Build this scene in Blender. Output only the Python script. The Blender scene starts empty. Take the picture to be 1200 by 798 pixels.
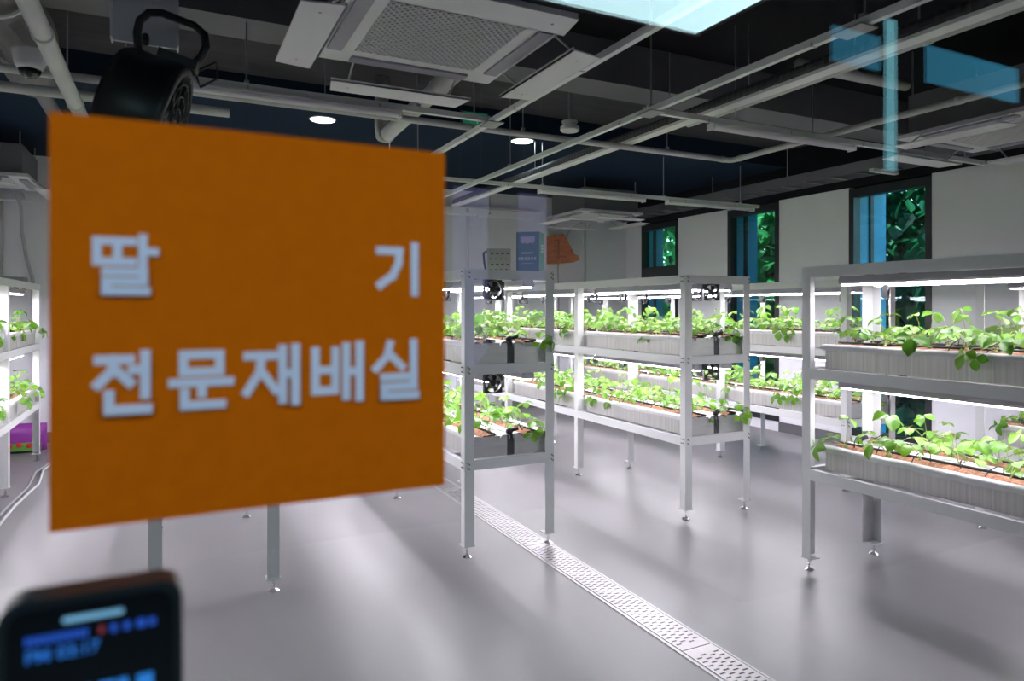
import bpy, math, random
from mathutils import Vector, Matrix
random.seed(7)
scn = bpy.context.scene
COL = scn.collection

# ------------------------------------------------------------------ camera
YAW = 0.4609
F_PX, CX, CY = 805.96, 600.0, 361.6          # focal length and horizon in the 1200 x 798 frame
cam_d = bpy.data.cameras.new('camera')
cam = bpy.data.objects.new('camera', cam_d); COL.objects.link(cam)
cam.location = (0, 0, 1.5)
cam.rotation_euler = (math.radians(90), 0, -YAW)
cam_d.sensor_width = 36.0
cam_d.lens = F_PX / 1200 * 36.0
cam_d.shift_y = (CY - 399.0) / 1200.0
cam_d.clip_start = 0.02
cam_d.dof.use_dof = True
cam_d.dof.focus_distance = 5.6
cam_d.dof.aperture_fstop = 3.2
scn.camera = cam

def project(x, y, z):
    s, c = math.sin(YAW), math.cos(YAW)
    d = x*s + y*c
    if d < 0.05: return (1e6, 1e6, d)
    return (CX + F_PX*(x*c - y*s)/d, CY - F_PX*(z - 1.5)/d, d)

# ------------------------------------------------------------------ world, sun, exposure
scn.view_settings.view_transform = 'Standard'
scn.view_settings.look = 'None'
scn.view_settings.exposure = 0.0
scn.view_settings.gamma = 1.0
scn.view_settings.use_curve_mapping = False
scn.cycles.use_denoising = True
scn.cycles.max_bounces = 10
scn.cycles.diffuse_bounces = 5
scn.cycles.transparent_max_bounces = 16
scn.cycles.sample_clamp_indirect = 6.0
world = bpy.data.worlds.new('sky'); scn.world = world
world.use_nodes = True
wn = world.node_tree.nodes; wl = world.node_tree.links
sky = wn.new('ShaderNodeTexSky'); sky.sky_type = 'NISHITA'; sky.sun_disc = False
sky.sun_elevation = math.radians(50); sky.sun_rotation = math.radians(10)
wl.new(sky.outputs[0], wn['Background'].inputs[0]); wn['Background'].inputs[1].default_value = 0.95
sun_d = bpy.data.lights.new('sun', 'SUN'); sun_d.energy = 16.0; sun_d.angle = math.radians(0.6); sun_d.color = (1, .95, .86)
sun = bpy.data.objects.new('sun', sun_d); COL.objects.link(sun)
sun.rotation_euler = Vector((0.35, 0.3, -1.2)).to_track_quat('-Z', 'Y').to_euler()
GROW = 44.0          # strength of the grow light diffusers
PANEL = 13.0         # strength of the corridor ceiling panels

# ------------------------------------------------------------------ materials
MATS = {}
def mat(name, col, rough=.5, metal=0.0, emit=None, strength=0.0, spec=.5, trans=None, vary=0.0, coat=0.0):
    if name in MATS: return MATS[name]
    m = bpy.data.materials.new(name); m.use_nodes = True
    n = m.node_tree.nodes; l = m.node_tree.links; b = n['Principled BSDF']
    b.inputs['Base Color'].default_value = (*col, 1)
    b.inputs['Roughness'].default_value = rough
    b.inputs['Metallic'].default_value = metal
    b.inputs['Specular IOR Level'].default_value = spec
    b.inputs['Coat Weight'].default_value = coat
    if emit:
        b.inputs['Emission Color'].default_value = (*emit, 1); b.inputs['Emission Strength'].default_value = strength
    if vary:
        tc = n.new('ShaderNodeTexCoord'); nz = n.new('ShaderNodeTexNoise'); nz.inputs['Scale'].default_value = 6
        nz.inputs['Detail'].default_value = 5
        l.new(tc.outputs['Object'], nz.inputs['Vector'])
        mx = n.new('ShaderNodeMix'); mx.data_type = 'RGBA'
        mx.inputs[6].default_value = (*[c*(1-vary) for c in col], 1); mx.inputs[7].default_value = (*[min(1, c*(1+vary)) for c in col], 1)
        l.new(nz.outputs['Fac'], mx.inputs[0]); l.new(mx.outputs[2], b.inputs['Base Color'])
    MATS[name] = m
    return m

def noise_mat(name, c1, c2, scale=(1, 1, 1), nscale=5, rough=(.4, .5), metal=0, bump=0.0, detail=6, spec=.5, rough_tex=True, coords='Object'):
    if name in MATS: return MATS[name]
    m = bpy.data.materials.new(name); m.use_nodes = True
    n = m.node_tree.nodes; l = m.node_tree.links; b = n['Principled BSDF']
    tc = n.new('ShaderNodeTexCoord'); mp = n.new('ShaderNodeMapping'); mp.inputs['Scale'].default_value = scale
    nz = n.new('ShaderNodeTexNoise'); nz.inputs['Scale'].default_value = nscale; nz.inputs['Detail'].default_value = detail
    l.new(tc.outputs[coords], mp.inputs[0]); l.new(mp.outputs[0], nz.inputs['Vector'])
    cr = n.new('ShaderNodeValToRGB')
    cr.color_ramp.elements[0].position = .3; cr.color_ramp.elements[0].color = (*c1, 1)
    cr.color_ramp.elements[1].position = .7; cr.color_ramp.elements[1].color = (*c2, 1)
    l.new(nz.outputs['Fac'], cr.inputs[0]); l.new(cr.outputs[0], b.inputs['Base Color'])
    mr = n.new('ShaderNodeMapRange'); mr.inputs[3].default_value = rough[0]; mr.inputs[4].default_value = rough[1]
    l.new(nz.outputs['Fac'], mr.inputs[0]); l.new(mr.outputs[0], b.inputs['Roughness'])
    b.inputs['Metallic'].default_value = metal; b.inputs['Specular IOR Level'].default_value = spec
    if bump:
        bp = n.new('ShaderNodeBump'); bp.inputs['Strength'].default_value = bump; bp.inputs['Distance'].default_value = .01
        l.new(nz.outputs['Fac'], bp.inputs['Height']); l.new(bp.outputs[0], b.inputs['Normal'])
    MATS[name] = m
    return m

def glass_mat(name, tint):
    m = bpy.data.materials.new(name); m.use_nodes = True
    n = m.node_tree.nodes; l = m.node_tree.links
    n.remove(n['Principled BSDF'])
    g = n.new('ShaderNodeNewGeometry'); mi = n.new('ShaderNodeMapRange')
    mi.inputs[3].default_value = 1.5; mi.inputs[4].default_value = 1/1.5
    l.new(g.outputs['Backfacing'], mi.inputs[0])
    fr = n.new('ShaderNodeFresnel'); l.new(mi.outputs[0], fr.inputs['IOR'])
    t = n.new('ShaderNodeBsdfTransparent'); t.inputs[0].default_value = (*tint, 1)
    gl = n.new('ShaderNodeBsdfGlossy'); gl.inputs['Roughness'].default_value = 0.0
    mx = n.new('ShaderNodeMixShader')
    l.new(fr.outputs[0], mx.inputs[0]); l.new(t.outputs[0], mx.inputs[1]); l.new(gl.outputs[0], mx.inputs[2])
    l.new(mx.outputs[0], n['Material Output'].inputs[0])
    return m

def leaf_mat(name, c1, c2, back=(.42, .55, .30), trans=.35):
    m = bpy.data.materials.new(name); m.use_nodes = True
    n = m.node_tree.nodes; l = m.node_tree.links; b = n['Principled BSDF']
    oi = n.new('ShaderNodeObjectInfo'); tc = n.new('ShaderNodeTexCoord')
    nz = n.new('ShaderNodeTexNoise'); nz.inputs['Scale'].default_value = 9; l.new(tc.outputs['Object'], nz.inputs['Vector'])
    ad = n.new('ShaderNodeMath'); ad.operation = 'MULTIPLY_ADD'; ad.inputs[1].default_value = .6; 
    l.new(oi.outputs['Random'], ad.inputs[0]); 
    sc = n.new('ShaderNodeMath'); sc.operation = 'MULTIPLY'; sc.inputs[1].default_value = .5; l.new(nz.outputs['Fac'], sc.inputs[0])
    l.new(sc.outputs[0], ad.inputs[2])
    mx = n.new('ShaderNodeMix'); mx.data_type = 'RGBA'; mx.inputs[6].default_value = (*c1, 1); mx.inputs[7].default_value = (*c2, 1)
    l.new(ad.outputs[0], mx.inputs[0])
    g = n.new('ShaderNodeNewGeometry'); m2 = n.new('ShaderNodeMix'); m2.data_type = 'RGBA'
    l.new(g.outputs['Backfacing'], m2.inputs[0]); l.new(mx.outputs[2], m2.inputs[6]); m2.inputs[7].default_value = (*back, 1)
    l.new(m2.outputs[2], b.inputs['Base Color'])
    b.inputs['Roughness'].default_value = .36; b.inputs['Specular IOR Level'].default_value = .55
    tr = n.new('ShaderNodeBsdfTranslucent'); l.new(mx.outputs[2], tr.inputs[0])
    ms = n.new('ShaderNodeMixShader'); ms.inputs[0].default_value = trans
    l.new(b.outputs[0], ms.inputs[1]); l.new(tr.outputs[0], ms.inputs[2]); l.new(ms.outputs[0], n['Material Output'].inputs[0])
    return m

WHITE = mat('white_powder_coat', (.74, .74, .75), .38)
WALL = noise_mat('wall_paint', (.82, .81, .87), (.87, .86, .92), nscale=3, rough=(.6, .75))
GREYP = mat('grey_paint', (.13, .13, .14), .5)
BLACK = mat('black_plastic', (.012, .012, .014), .42)
RUBBER = mat('black_tube', (.02, .02, .022), .5)
CHROME = mat('chrome', (.75, .75, .77), .18, 1.0)
GALV = mat('galvanised', (.55, .56, .58), .38, .9)
PVC = noise_mat('pvc_pipe', (.50, .50, .51), (.62, .62, .62), nscale=4, rough=(.45, .55))
LINER = noise_mat('white_film', (.66, .66, .67), (.76, .76, .77), nscale=30, rough=(.35, .5), bump=.15)
STEEL = noise_mat('brushed_steel', (.46, .44, .43), (.66, .64, .63), scale=(1.5, 75, .4), nscale=1.0, rough=(.32, .5), metal=.35, detail=9)
STEELF = noise_mat('brushed_steel_end', (.50, .50, .50), (.62, .62, .62), scale=(2, 2, 60), nscale=2, rough=(.32, .45), metal=.55)
SOIL = noise_mat('coir', (.11, .038, .018), (.42, .20, .11), nscale=70, rough=(.85, .95), bump=.6)
HOUS = mat('lamp_housing', (.46, .44, .52), .35, .2)
DIFF = mat('grow_diffuser', (.9, .9, .9), .4, emit=(1.0, .93, 1.03), strength=GROW)
FLOORM = noise_mat('epoxy_floor', (.265, .252, .264), (.335, .319, .330), scale=(1.6, .35, 1), nscale=1.2, rough=(.26, .40), detail=9, spec=.45)
DARKCEIL = noise_mat('black_ceiling', (.007, .007, .009), (.012, .012, .015), nscale=4, rough=(.8, .95), spec=.12)
DECK = noise_mat('grey_deck', (.026, .026, .030), (.046, .045, .050), scale=(.6, 6, 1), nscale=2, rough=(.8, .95), spec=.15)
NAVY = mat('navy_ceiling', (.003, .012, .028), .85, spec=.12)
BEAMM = noise_mat('beam_grey', (.10, .10, .11), (.13, .13, .14), nscale=3, rough=(.6, .8))
CASS = mat('cassette_white', (.80, .78, .82), .45)
FRAME = mat('window_frame_dark', (.012, .015, .019), .4)
FIN = mat('blue_fin', (.05, .42, .72), .45)
ORANGE = noise_mat('orange_board', (.64, .116, .0004), (.69, .127, .0006), nscale=60, rough=(.8, .9), spec=.06)
LETTER = mat('letter_white', (.74, .68, .84), .8, spec=.1)
STEM = mat('petiole', (.28, .30, .10), .5)
LEAF = leaf_mat('strawberry_leaf', (.045, .185, .008), (.195, .41, .024))
TLEAF = leaf_mat('tree_leaf', (.035, .26, .09), (.11, .48, .17), back=(.08, .34, .12), trans=.45)
TLEAFSHADE = leaf_mat('shaded_tree_leaf', (.012, .12, .05), (.03, .22, .09), back=(.03, .18, .07), trans=.4)  # leaf colours darkened to stand in for shade at the nearest window
BARK = mat('bark', (.05, .04, .03), .9)

# ------------------------------------------------------------------ mesh builder
class MB:
    def __init__(s): s.v = []; s.f = []
    def box(s, x0, x1, y0, y1, z0, z1, M=None):
        b = len(s.v)
        p = [(x0,y0,z0),(x1,y0,z0),(x1,y1,z0),(x0,y1,z0),(x0,y0,z1),(x1,y0,z1),(x1,y1,z1),(x0,y1,z1)]
        if M is not None: p = [tuple(M @ Vector(q)) for q in p]
        s.v += p
        s.f += [(b,b+3,b+2,b+1),(b+4,b+5,b+6,b+7),(b,b+1,b+5,b+4),(b+1,b+2,b+6,b+5),(b+2,b+3,b+7,b+6),(b+3,b,b+4,b+7)]
        return s
    def tube(s, path, r, n=8, caps=True):
        path = [Vector(p) for p in path]; b = len(s.v); m = len(path)
        rr = r if isinstance(r, (list, tuple)) else [r]*m
        up = None
        for i, p in enumerate(path):
            t = (path[min(i+1, m-1)] - path[max(i-1, 0)]).normalized()
            if up is None:
                up = Vector((0,0,1)) if abs(t.z) < .9 else Vector((1,0,0))
            a = (up - t*up.dot(t))
            if a.length < 1e-6: a = Vector((1,0,0)) if abs(t.x) < .9 else Vector((0,1,0)); a = a - t*a.dot(t)
            a.normalize(); c = t.cross(a); up = a
            for k in range(n):
                g = 2*math.pi*k/n
                s.v.append(tuple(p + (a*math.cos(g) + c*math.sin(g))*rr[i]))
        for i in range(m-1):
            for k in range(n):
                k2 = (k+1) % n
                s.f.append((b+i*n+k, b+i*n+k2, b+(i+1)*n+k2, b+(i+1)*n+k))
        if caps:
            s.f.append(tuple(b+k for k in reversed(range(n)))); s.f.append(tuple(b+(m-1)*n+k for k in range(n)))
        return s
    def lathe(s, prof, n=16, c=(0,0,0), axis='z'):
        b = len(s.v)
        for r, h in prof:
            for k in range(n):
                g = 2*math.pi*k/n; x, y = r*math.cos(g), r*math.sin(g)
                q = (x, y, h) if axis == 'z' else ((h, x, y) if axis == 'x' else (y, h, x))
                s.v.append((c[0]+q[0], c[1]+q[1], c[2]+q[2]))
        for i in range(len(prof)-1):
            for k in range(n):
                k2 = (k+1) % n
                s.f.append((b+i*n+k, b+i*n+k2, b+(i+1)*n+k2, b+(i+1)*n+k))
        s.f.append(tuple(b+k for k in reversed(range(n)))); s.f.append(tuple(b+(len(prof)-1)*n+k for k in range(n)))
        return s
    def prism(s, poly, d0, d1, axis='y'):
        """extrude a polygon given in the two other axes"""
        b = len(s.v); n = len(poly)
        for d in (d0, d1):
            for (p, q) in poly:
                s.v.append({'y': (p, d, q), 'x': (d, p, q), 'z': (p, q, d)}[axis])
        s.f.append(tuple(b+k for k in range(n))); s.f.append(tuple(b+n+k for k in reversed(range(n))))
        for k in range(n):
            k2 = (k+1) % n; s.f.append((b+k, b+n+k, b+n+k2, b+k2))
        return s
    def grid(s, pts):
        """pts[i][j]"""
        b = len(s.v); w = len(pts[0])
        for r in pts: s.v += [tuple(p) for p in r]
        for i in range(len(pts)-1):
            for j in range(w-1):
                s.f.append((b+i*w+j, b+i*w+j+1, b+(i+1)*w+j+1, b+(i+1)*w+j))
        return s
    def mesh(s, name, m, smooth=False):
        me = bpy.data.meshes.new(name); me.from_pydata(s.v, [], s.f); me.update()
        if m: me.materials.append(m)
        if smooth: me.polygons.foreach_set('use_smooth', [True]*len(me.polygons))
        return me
    def build(s, name, m, parent=None, smooth=False, loc=None):
        return obj(name, s.mesh(name, m, smooth), parent, loc)

def obj(name, me, parent=None, loc=None, rot=None):
    o = bpy.data.objects.new(name, me); COL.objects.link(o)
    if parent: o.parent = parent
    if loc is not None: o.location = loc
    if rot is not None: o.rotation_euler = rot
    return o
def tag(o, label, cat, group=None, kind=None):
    o['label'] = label; o['category'] = cat
    if group: o['group'] = group
    if kind: o['kind'] = kind
    return o
def thing(name, label, cat, loc=(0,0,0), rot=None, group=None):
    return tag(obj(name, None, None, loc, rot), label, cat, group)
def struct(o):
    o['kind'] = 'structure'; return o
def stuff(o):
    o['kind'] = 'stuff'; return o
def box(name, m, x0, x1, y0, y1, z0, z1, parent=None):
    return MB().box(x0, x1, y0, y1, z0, z1).build(name, m, parent)
def copy_tree(o, loc=None, rot=None, label=None, group=None):
    r = o.copy(); COL.objects.link(r)
    if loc is not None: r.location = loc
    if rot is not None: r.rotation_euler = rot
    if label: r['label'] = label
    if group: r['group'] = group
    for ch in o.children:
        c = ch.copy(); COL.objects.link(c); c.parent = r
        for g in ch.children:
            d = g.copy(); COL.objects.link(d); d.parent = c
    return r

# ------------------------------------------------------------------ setting: the growing room
XL, XR, YG, YB = -3.2, 6.655, 0.70, 9.2
ZW = 2.82
struct(box('floor', FLOORM, XL-.2, XR+.2, -3.4, YB+.2, -.15, 0))
cs = struct(box('ceiling', DARKCEIL, XL-.2, XR+.6, -3.4, 4.15, 3.4, 3.6))
cs2 = struct(box('ceiling', DECK, XL-.2, XR+.6, 4.15, YB+.4, 3.4, 3.6))
cs3 = struct(box('ceiling', NAVY, XL, XR, 5.95, YB, 3.2, 3.4))
struct(box('trim_1', BEAMM, XL, XR, 4.05, 4.37, 3.1, 3.4))
struct(box('wall_back', WALL, XL-.2, XR+.2, YB, YB+.2, 0, 3.4))
struct(box('wall_left', WALL, XL-.2, XL, -3.4, YB, 0, 3.4))
# window wall with three tall openings
WINS = [(4.19, 5.10), (6.07, 6.93), (7.93, 8.80)]
ZS = .12
wr = MB()
ys = [YG] + [v for w in WINS for v in w] + [YB]
for i in range(0, len(ys), 2): wr.box(XR, XR+.10, ys[i], ys[i+1], 0, ZW)
for (a, b) in WINS: wr.box(XR, XR+.10, a, b, 0, ZS)
struct(wr.build('wall_right', WALL))
struct(box('trim_2', DARKCEIL, XR, XR+.12, YG, YB, ZW, 3.4))
bb = MB()
for i in range(0, len(ys), 2): bb.box(XR-.012, XR, ys[i]+(.0 if i else .1), ys[i+1], 0, .12)
struct(bb.build('baseboard_right', GREYP))
struct(box('baseboard_back', GREYP, XL, XR-.012, YB-.012, YB, 0, .12))
WGLASS = glass_mat('window_glass', (.70, .92, .93))
for i, (a, b) in enumerate(WINS):
    w = struct(obj('window_%d' % (i+1), None, None, (XR, (a+b)/2, ZS)))
    A, B, H = a-(a+b)/2, b-(a+b)/2, ZW-.02-ZS
    m = MB(); t = .06
    m.box(-.01, .10, A, A+t, 0, H).box(-.01, .10, B-t, B, 0, H).box(-.01, .10, A+t, B-t, H-.09, H).box(-.01, .10, A+t, B-t, 0, .07)
    if i == 2:
        m.box(-.01, .10, A+t, B-t, 1.62, 2.02)
    m.build('frame', FRAME, w)
    MB().box(.045, .053, A+t, B-t, .07, H-.09).build('pane', WGLASS, w)
    # deep outer reveal: blue side fin, dark outer frame
    FD = (.54, .48, .38)[i]
    MB().box(.10, FD, B-.05, B+.03, -.02, H).build('side_fin', FIN, w)
    MB().box(.10, FD, A-.03, A+.02, -.02, H).build('side_fin', FIN, w)
    F0 = FD*.48
    MB().box(F0, F0+.05, B-.07, B-.05, -.02, H).box(F0, F0+.05, A+.02, A+.04, -.02, H).box(F0, F0+.05, A+.04, B-.07, H-.05, H).build('outer_frame', FRAME, w)
    MB().box(.10, FD, A+.02, B-.05, -.06, -.02).build('sill', FRAME, w)
    MB().box(.10, FD, A-.03, B+.03, H, H+.06).build('outer_lintel', FRAME, w)

# glass partition between corridor and room
GX0, GX1 = -1.0, 2.2
PGLASS = glass_mat('partition_glass', (.97, .985, .98))
fr = struct(MB().box(XL, GX0, YG, YG+.1, 0, 3.4).box(GX1, XR, YG, YG+.1, 0, 3.4).box(GX0, GX1, YG, YG+.1, 2.75, 3.4).box(GX0, GX1, YG, YG+.1, 0, .08).build('wall_front', mat('front_wall_grey', (.30, .30, .32), .6)))
w4 = struct(obj('window_4', None, None, (GX0, YG, .08)))
MB().box(0, GX1-GX0, .003, .013, 0, 2.67).build('pane', PGLASS, w4)
MB().box(-.02, .03, -.02, .12, 0, 2.67).box(GX1-GX0-.03, GX1-GX0+.02, -.02, .12, 0, 2.67).box(.03, GX1-GX0-.03, -.02, .12, 2.62, 2.69).box(.03, GX1-GX0-.03, -.02, .12, -.02, .02).build('frame', FRAME, w4)

# corridor behind the photographer: what the partition glass mirrors
CW = mat('corridor_wall', (.055, .055, .062), .7)
struct(box('wall_corridor', CW, XL, 2.6, -3.3, -3.1, 0, 3.4))
struct(box('wall_corridor', CW, 2.6, XR, -1.4, -1.2, 0, 3.4))
struct(box('wall_corridor', CW, 2.6, 2.8, -3.1, -1.4, 0, 3.4))
struct(box('wall_corridor', CW, XR, XR+.2, -1.4, YG, 0, 3.4))
PL = mat('panel_glow', (.9, .9, .9), .4, emit=(.62, .93, 1.0), strength=PANEL)
for k, (px, lab) in enumerate([(1.295, 'cyan-white ceiling panel light over the corridor, mirrored above the rails'),
                               (-1.10, 'cyan-white ceiling panel light over the corridor, left of the mirrored one')]):  # second panel is added, unseen in the glass, to light the sign
    t = thing('panel_light', lab, 'light', (px, -.43, 2.6), group='corridor panel lights')
    MB().box(-.59, .59, -.29, .29, 0, .012).build('diffuser', PL, t)
    MB().box(-.61, -.59, -.31, .31, -.003, .03).box(.59, .61, -.31, .31, -.003, .03).box(-.59, .59, -.31, -.29, -.003, .03).box(-.59, .59, .29, .31, -.003, .03).box(-.61, .61, -.31, .31, .03, .045).build('frame', WHITE, t)
    for sx in (-.5, .5):
        for sy in (-.25, .25): MB().tube([(sx, sy, .04), (sx, sy, .80)], .003, 5).build('hanger_rod', GALV, t)
# glowing panes and banners added in the corridor for the partition glass to reflect
LITB = mat('glowing_blue_pane', (.1, .3, .5), .5, emit=(.10, .62, 1.0), strength=1.2)  # emission stands in for daylight in the corridor panes and slit
LITC = mat('glowing_cyan_slit', (.3, .5, .6), .5, emit=(.30, .85, 1.0), strength=2.6)
for k, (x0, x1, z0, z1, m_) in enumerate([(4.06, 5.05, 2.86, 3.09, LITB), (3.24, 3.66, 2.86, 3.06, LITB), (3.69, 3.80, 2.30, 3.18, LITC)]):
    w = struct(obj('window_%d' % (5+k), None, None, (x0, -1.2, z0)))
    MB().box(0, x1-x0, .0, .012, 0, z1-z0).build('pane', m_, w)
    MB().box(-.012, 0, 0, .02, 0, z1-z0).box(x1-x0, x1-x0+.012, 0, .02, 0, z1-z0).box(-.012, x1-x0+.012, 0, .02, -.012, 0).box(-.012, x1-x0+.012, 0, .02, z1-z0, z1-z0+.012).build('frame', FRAME, w)
LAV = mat('lavender_glow', (.5, .48, .8), .6, emit=(.50, .47, 1.0), strength=1.0)  # added glow that stands in for the lavender reflection in the glass
SIGNB = mat('blue_backlit', (.02, .15, .3), .5, emit=(.03, .32, .60), strength=4.2)
def hang_banner(name, label, cat, x0, x1, z0, z1, m_, point=0.0, y=-3.0):
    t = thing(name, label, cat, ((x0+x1)/2, y, z0)); W = (x1-x0)/2; H = z1-z0
    poly = [(-W, point), (-W, H), (W, H), (W, point)] + ([(W*.3, 0), (-W*.1, 0)] if point else [])
    MB().prism(poly, -.01, .01, 'y').build('face', m_, t)
    MB().tube([(-W, 0, H), (W, 0, H)], .008, 6).build('top_bar', GALV, t)
    MB().tube([(-W*.6, 0, H), (-W*.6, 0, 3.4-z0)], .002, 4).tube([(W*.6, 0, H), (W*.6, 0, 3.4-z0)], .002, 4).build('wire', GALV, t)
    return t
hang_banner('glow_banner', 'tall lavender backlit banner hanging in the corridor, mirrored beside the orange sign', 'banner', 1.74, 2.00, 1.10, 2.34, LAV, .12)
hang_banner('glow_banner', 'shorter lavender backlit banner mirrored above the blue box on the drain rack', 'banner', 2.27, 2.50, 1.60, 2.34, LAV, .16, -3.05)
# ------------------------------------------------------------------ planting racks
RW, BAY, RH = .616, 1.437, 1.738
DECKS = (1.16, .585)                     # top of the trough supports
BH = .060
def lp(kind, a=.062):                            # post cross-section, an angle of 40 mm
    e, t = .056, .004
    P = {'nl': [(0,0),(a,0),(a,t),(t,t),(t,e),(0,e)], 'nr': [(0,0),(0,e),(-t,e),(-t,t),(-a,t),(-a,0)]}[kind]
    return P
def post_mesh(kind, a=.062):
    m = MB().prism(lp(kind, a), .075, RH, 'z')
    s = 1 if kind == 'nl' else -1
    m.box(min(-.006*s, .066*s), max(-.006*s, .066*s), -.006, .066, .069, .075)
    return m.mesh('post', WHITE)
POST = {k: post_mesh(k) for k in ('nl', 'nr')}
WIDEPOST = {k: post_mesh(k, .10) for k in ('nl', 'nr')}
def foot_mesh(s):
    m = MB(); c = (.027*s, .027, 0)
    m.lathe([(.030, 0), (.030, .004), (.024, .008), (.011, .016), (.010, .022)], 16, c)
    m.lathe([(.006, .02), (.006, .070)], 10, c)
    m.lathe([(.010, .028), (.010, .036)], 6, c)
    return m.mesh('levelling_foot', CHROME)
FOOT = {1: foot_mesh(1), -1: foot_mesh(-1)}
def side_beam_mesh(s):
    m = MB(); t = .003
    x0, x1 = (-.003, 0) if s > 0 else (0, .003)
    m.box(x0, x1, .012, BAY+.028, -BH, 0)
    m.box(min(0, .028*s), max(0, .028*s), .060, BAY-.002, -.003, 0)
    return m.mesh('side_beam', WHITE)
SBEAM = {1: side_beam_mesh(1), -1: side_beam_mesh(-1)}
XBEAM = MB().box(.012, RW-.012, -.003, 0, -BH, 0).box(.060, RW-.060, 0, .026, -.003, 0).mesh('cross_beam', WHITE)
XBAR = MB().box(.004, RW-.004, 0, .03, -.025, 0).mesh('support_bar', WHITE)
BOLTS = MB()
def bolt(m, x, y, z, axis): 
    n = 6
    if axis == 'y': m.lathe([(.0045, -.004), (.0045, .001)], n, (x, y, z), 'y')
    else: m.lathe([(.0045, -.003), (.0045, .003)], n, (x, y, z), 'x')
for zt in (RH,)+DECKS:
    for dz in (-.014, -.042):
        for x in (.020, RW-.020):
            bolt(BOLTS, x, -.003, zt+dz, 'y'); bolt(BOLTS, x+.01, -.003, zt+dz-.008, 'y')
        for y in (.02, .038):
            bolt(BOLTS, -.004, y, zt+dz, 'x'); bolt(BOLTS, RW+.004, y, zt+dz, 'x')
BOLTM = BOLTS.mesh('bolt_set', mat('dark_bolt', (.10, .10, .10), .4, .8))

RACKS = []
def make_rack(key, label, x0, y0, bays):
    t = thing('growing_rack', label, 'rack', (x0, y0, 0), group='white planting racks')
    for k in range(bays+1):
        far = (k == bays)
        for s, kind, x in ((1, 'nl', 0), (-1, 'nr', RW)):
            p = obj('post', (WIDEPOST if far and bays == 1 else POST)[kind], t, (x, k*BAY + (.058 if far else 0), 0))
            if far: p.scale = (1, -1, 1)
            f = obj('levelling_foot', FOOT[s], p)
        for z in (RH,)+DECKS:
            o = obj('cross_beam', XBEAM, t, (0, k*BAY + (.058 if far else 0), z))
            if far: o.scale = (1, -1, 1)
    for k in range(bays):
        for z in (RH,)+DECKS:
            obj('side_beam', SBEAM[1], t, (0, k*BAY, z)); obj('side_beam', SBEAM[-1], t, (RW, k*BAY, z))
            for dy in (.25, 1.19): obj('support_bar', XBAR, t, (0, k*BAY+dy, z))
    stuff(obj('bolt_set', BOLTM, t))
    RACKS.append((key, x0, y0, bays))
    return t
YF = 3.813; YN = 2.750
X = {-1: -1.772, 0: -.098, 1: 1.577, 2: 3.262, 3: 4.940}
make_rack('far left rack', 'white rack at the left edge, beyond the orange sign and furthest from the windows', X[-1], YF, 3)
make_rack('rack behind sign', 'white rack whose two front legs show below the orange sign', X[0], YF, 3)
make_rack('rack over drain', 'white rack standing over the floor drain, just right of the orange sign', X[1], YF, 3)
make_rack('middle rack', 'white rack in the middle, far from both the drain and the window wall', X[2], YF, 3)
make_rack('window-side rack', 'white rack along the window wall, behind the middle rack', X[3], YF, 3)
make_rack('front right rack', 'nearest white rack at the right edge, in front of the middle rack', X[2], YN-BAY, 1)
make_rack('rear right rack', 'white rack at the right edge, half hidden behind the nearest one', X[3], YN-BAY, 1)

# -------- troughs
TX = (.187, .470)                         # centre line of the two troughs
TL = BAY - .085
def trough_meshes(seed):
    rnd = random.Random(seed)
    b = MB(); w, t, h = .117, .003, .128
    b.box(-w, -w+t, 0, TL, 0, h).box(w-t, w, 0, TL, 0, h).box(-w+t, w-t, 0, TL, 0, t)
    for x in (-w-.0015, w-.0005):          # standing seams between the side sheets
        for y in (TL*.34, TL*.67): b.box(x, x+.002, y, y+.006, 0, h)
    e = MB().box(-w+t, w-t, -.001, .002, 0, h-.002).box(-w+t, w-t, TL-.002, TL+.001, 0, h-.002)
    l = MB(); N = 22
    for sgn in (-1, 1):
        prof = [(.062, .112), (.074, .131), (.100, .137), (.122, .134), (.1285, .122), (.1265, .106)]
        pts = []
        for i in range(N+1):
            y = -.018 + (TL+.036)*i/N; d = rnd.uniform(-.003, .003); row = []
            for j, (x, z) in enumerate(prof):
                row.append((sgn*(x + (d if j > 0 else 0)), y, z + rnd.uniform(-.0018, .0018) - (rnd.uniform(0, .006) if j == 5 else 0)))
            pts.append(row if sgn < 0 else row[::-1])
        l.grid(pts)
    s = MB(); pts = []
    for i in range(41):
        pts.append([(-.078+.156*j/8, .004+(TL-.008)*i/40, .112 + .024*(1-((j-4)/4)**2) + rnd.uniform(-.005, .009)) for j in range(9)])
    s.grid(pts)
    d = MB().tube([(0.022, -.02, .142), (0.018, TL*.5, .146), (0.022, TL+.02, .142)], .0075, 8)
    k = MB()
    for i in range(7):
        y = .1 + i*.19 + rnd.uniform(-.03, .03); sx = rnd.choice((-1, 1)); L = rnd.uniform(.07, .12); hh = rnd.uniform(.04, .075)
        x0 = -sx*.02+rnd.uniform(-.02, .02)
        k.tube([(x0, y, .11), (x0, y, .13+hh*.8), (x0+sx*L*.3, y+.01, .13+hh), (x0+sx*L*.7, y+.03, .13+hh*.55), (x0+sx*L*.8, y+.05, .112)], .0028, 5)
    return [b.mesh('steel_body', STEEL), e.mesh('end_plate', STEELF), l.mesh('film_liner', LINER, True), s.mesh('substrate', SOIL, True), d.mesh('drip_pipe', RUBBER, True), k.mesh('drip_stakes', RUBBER, True)]
TRV = [trough_meshes(11+i) for i in range(4)]
BAYN = {3: ['near', 'middle', 'far']}
def bayname(y0, bays, k):
    if bays == 1: return 'end'
    return BAYN[3][k]
n = 0
SLOTS = []
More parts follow.
